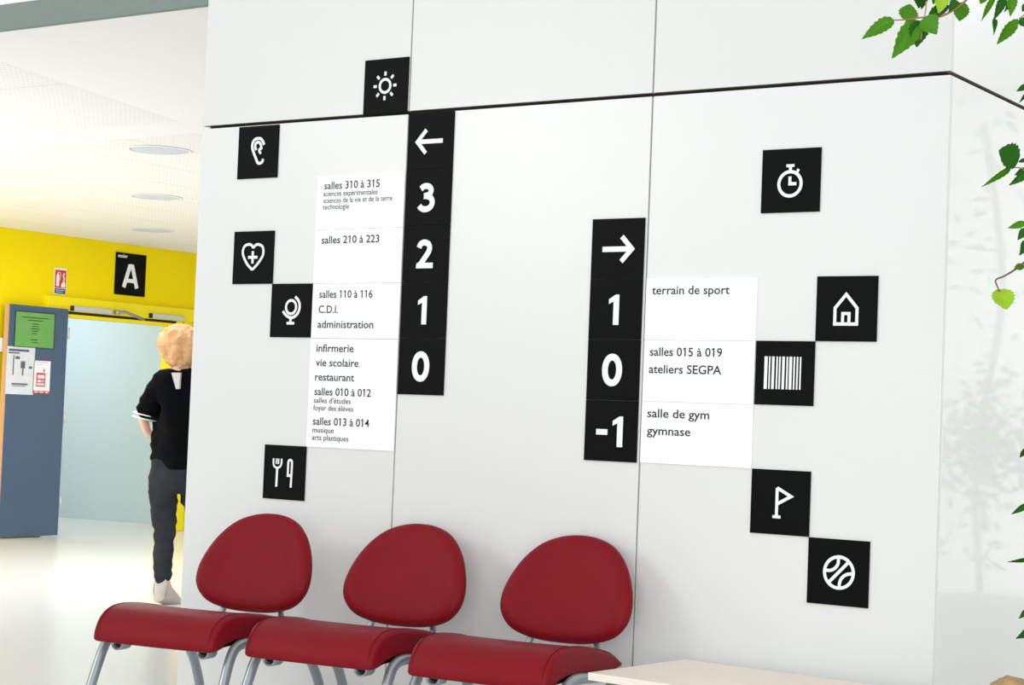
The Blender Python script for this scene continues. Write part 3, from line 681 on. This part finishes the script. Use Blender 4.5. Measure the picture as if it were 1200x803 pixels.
branch('branch', [B3(1290, -60), B3(1215, -45), B3(1150, -14), B3(1128, 4), B3(1110, 16), B3(1096, 20.5), B3(1080, 20.5), B3(1062, 23), B3(1047, 23.6)], .004, .0014, M_twig)
branch('branch', [B3(1088, -30), B3(1086, 0), B3(1083.5, 20), B3(1081, 34), B3(1079, 46)], .0022, .0014, mat('pink_twig', (190, 138, 112), .6))
branch('branch', [B3(1290, -20), B3(1240, -14), B3(1205, 14), B3(1194, 22)], .003, .001, M_twig)
branch('branch', [B3(1290, 260), B3(1235, 235), B3(1205, 205), B3(1196, 197), B3(1184, 197)], .003, .001, M_twig)
branch('branch', [B3(1290, 340), B3(1225, 290), B3(1200, 308), B3(1188, 317), B3(1176, 324), B3(1167, 328), B3(1168, 334), B3(1171, 341)], .003, .0016, M_bark)
branch('branch', [B3(1286, 130), B3(1225, 110), B3(1205, 100)], .003, .001, M_twig)
branch('branch', [B3(1286, 640), B3(1235, 610), B3(1205, 592)], .003, .001, M_twig)
branch('branch', [B3(1286, 700), B3(1240, 690), B3(1205, 657)], .003, .001, M_twig)
# the rest of the crown, beyond the frame's edge
for i in range(170):
    px = rl.uniform(1215, 1420); py = rl.uniform(-190, 760); dd = rl.uniform(-.28, .38)
    A = at(px, py, SD+dd); d = Vector((rl.uniform(-1, 1), rl.uniform(-1, 1), rl.uniform(-1.1, .2))).normalized()
    if px < 1250 and d.dot(cr) < 0: d = d - cr*2*d.dot(cr)
    put_leaf(A, A+d*rl.uniform(.05, .085), rl.uniform(.03, .045), rl.choice((0, 0, 1, 1, 2)), 0, Vector((rl.uniform(-1, 1), rl.uniform(-1, 1), rl.uniform(0, 1))).normalized())
# a second, sparse shrub farther back: the glossy side panels mirror it
far = empty('tall_shrub', (3.05, 3.3, 0)); tag(far, 'sparse green shrub only mirrored as a blur in the glossy right face', 'plant')
bm = bmesh.new(); lathe(bm, [(.16, 0), (.2, .02), (.25, .42), (.24, .45), (.02, .42)], 28); obj('pot', bm, mat('pot_dark', (92, 98, 100), .6), far, True)
bm = bmesh.new(); tube(bm, smooth_path([(0, 0, .4), (.04, 0, 1.1), (-.05, .03, 1.9), (.05, 0, 2.7)], 5), .018, 8); obj('stem', bm, M_bark, far, True)
bm = bmesh.new()
for i in range(520):
    zz = rl.choice((rl.gauss(1.2, .16), rl.gauss(1.15, .14), rl.uniform(.6, 2.9))); rr = rl.uniform(0, .34); aa = rl.uniform(0, 6.283)
    c = Vector((rr*math.cos(aa), rr*math.sin(aa), zz)); d = Vector((rl.uniform(-1, 1), rl.uniform(-1, 1), rl.uniform(-1, .3))).normalized(); sd = d.orthogonal().normalized()*.022
    bm.faces.new([bm.verts.new(v) for v in (c, c+d*.04+sd, c+d*.085, c+d*.04-sd)])
fo = obj('foliage', bm, M_leaf, far); fo['kind'] = 'stuff'
# brown knobbly stone resting on the pot's soil
rk = at(1184, 814, SD-.02)
bm = bmesh.new(); bmesh.ops.create_icosphere(bm, subdivisions=4, radius=1)
for v in bm.verts:
    n_ = v.co.normalized(); k = 1+.18*mnoise.noise(n_*1.8)+.09*mnoise.noise(n_*5)+.03*mnoise.noise(n_*14)
    v.co = Vector((n_.x*.048*k, n_.y*.045*k, n_.z*.042*k))
rock = obj('stone', bm, mat('brown_stone', (170, 140, 100), .9, noise=.45, nscale=40, bump=.8, bscale=70), None, True, rk)
tag(rock, 'brown knobbly stone at the bottom right corner beside the shrub', 'stone')
print('rock at', rk, 'pot', base)
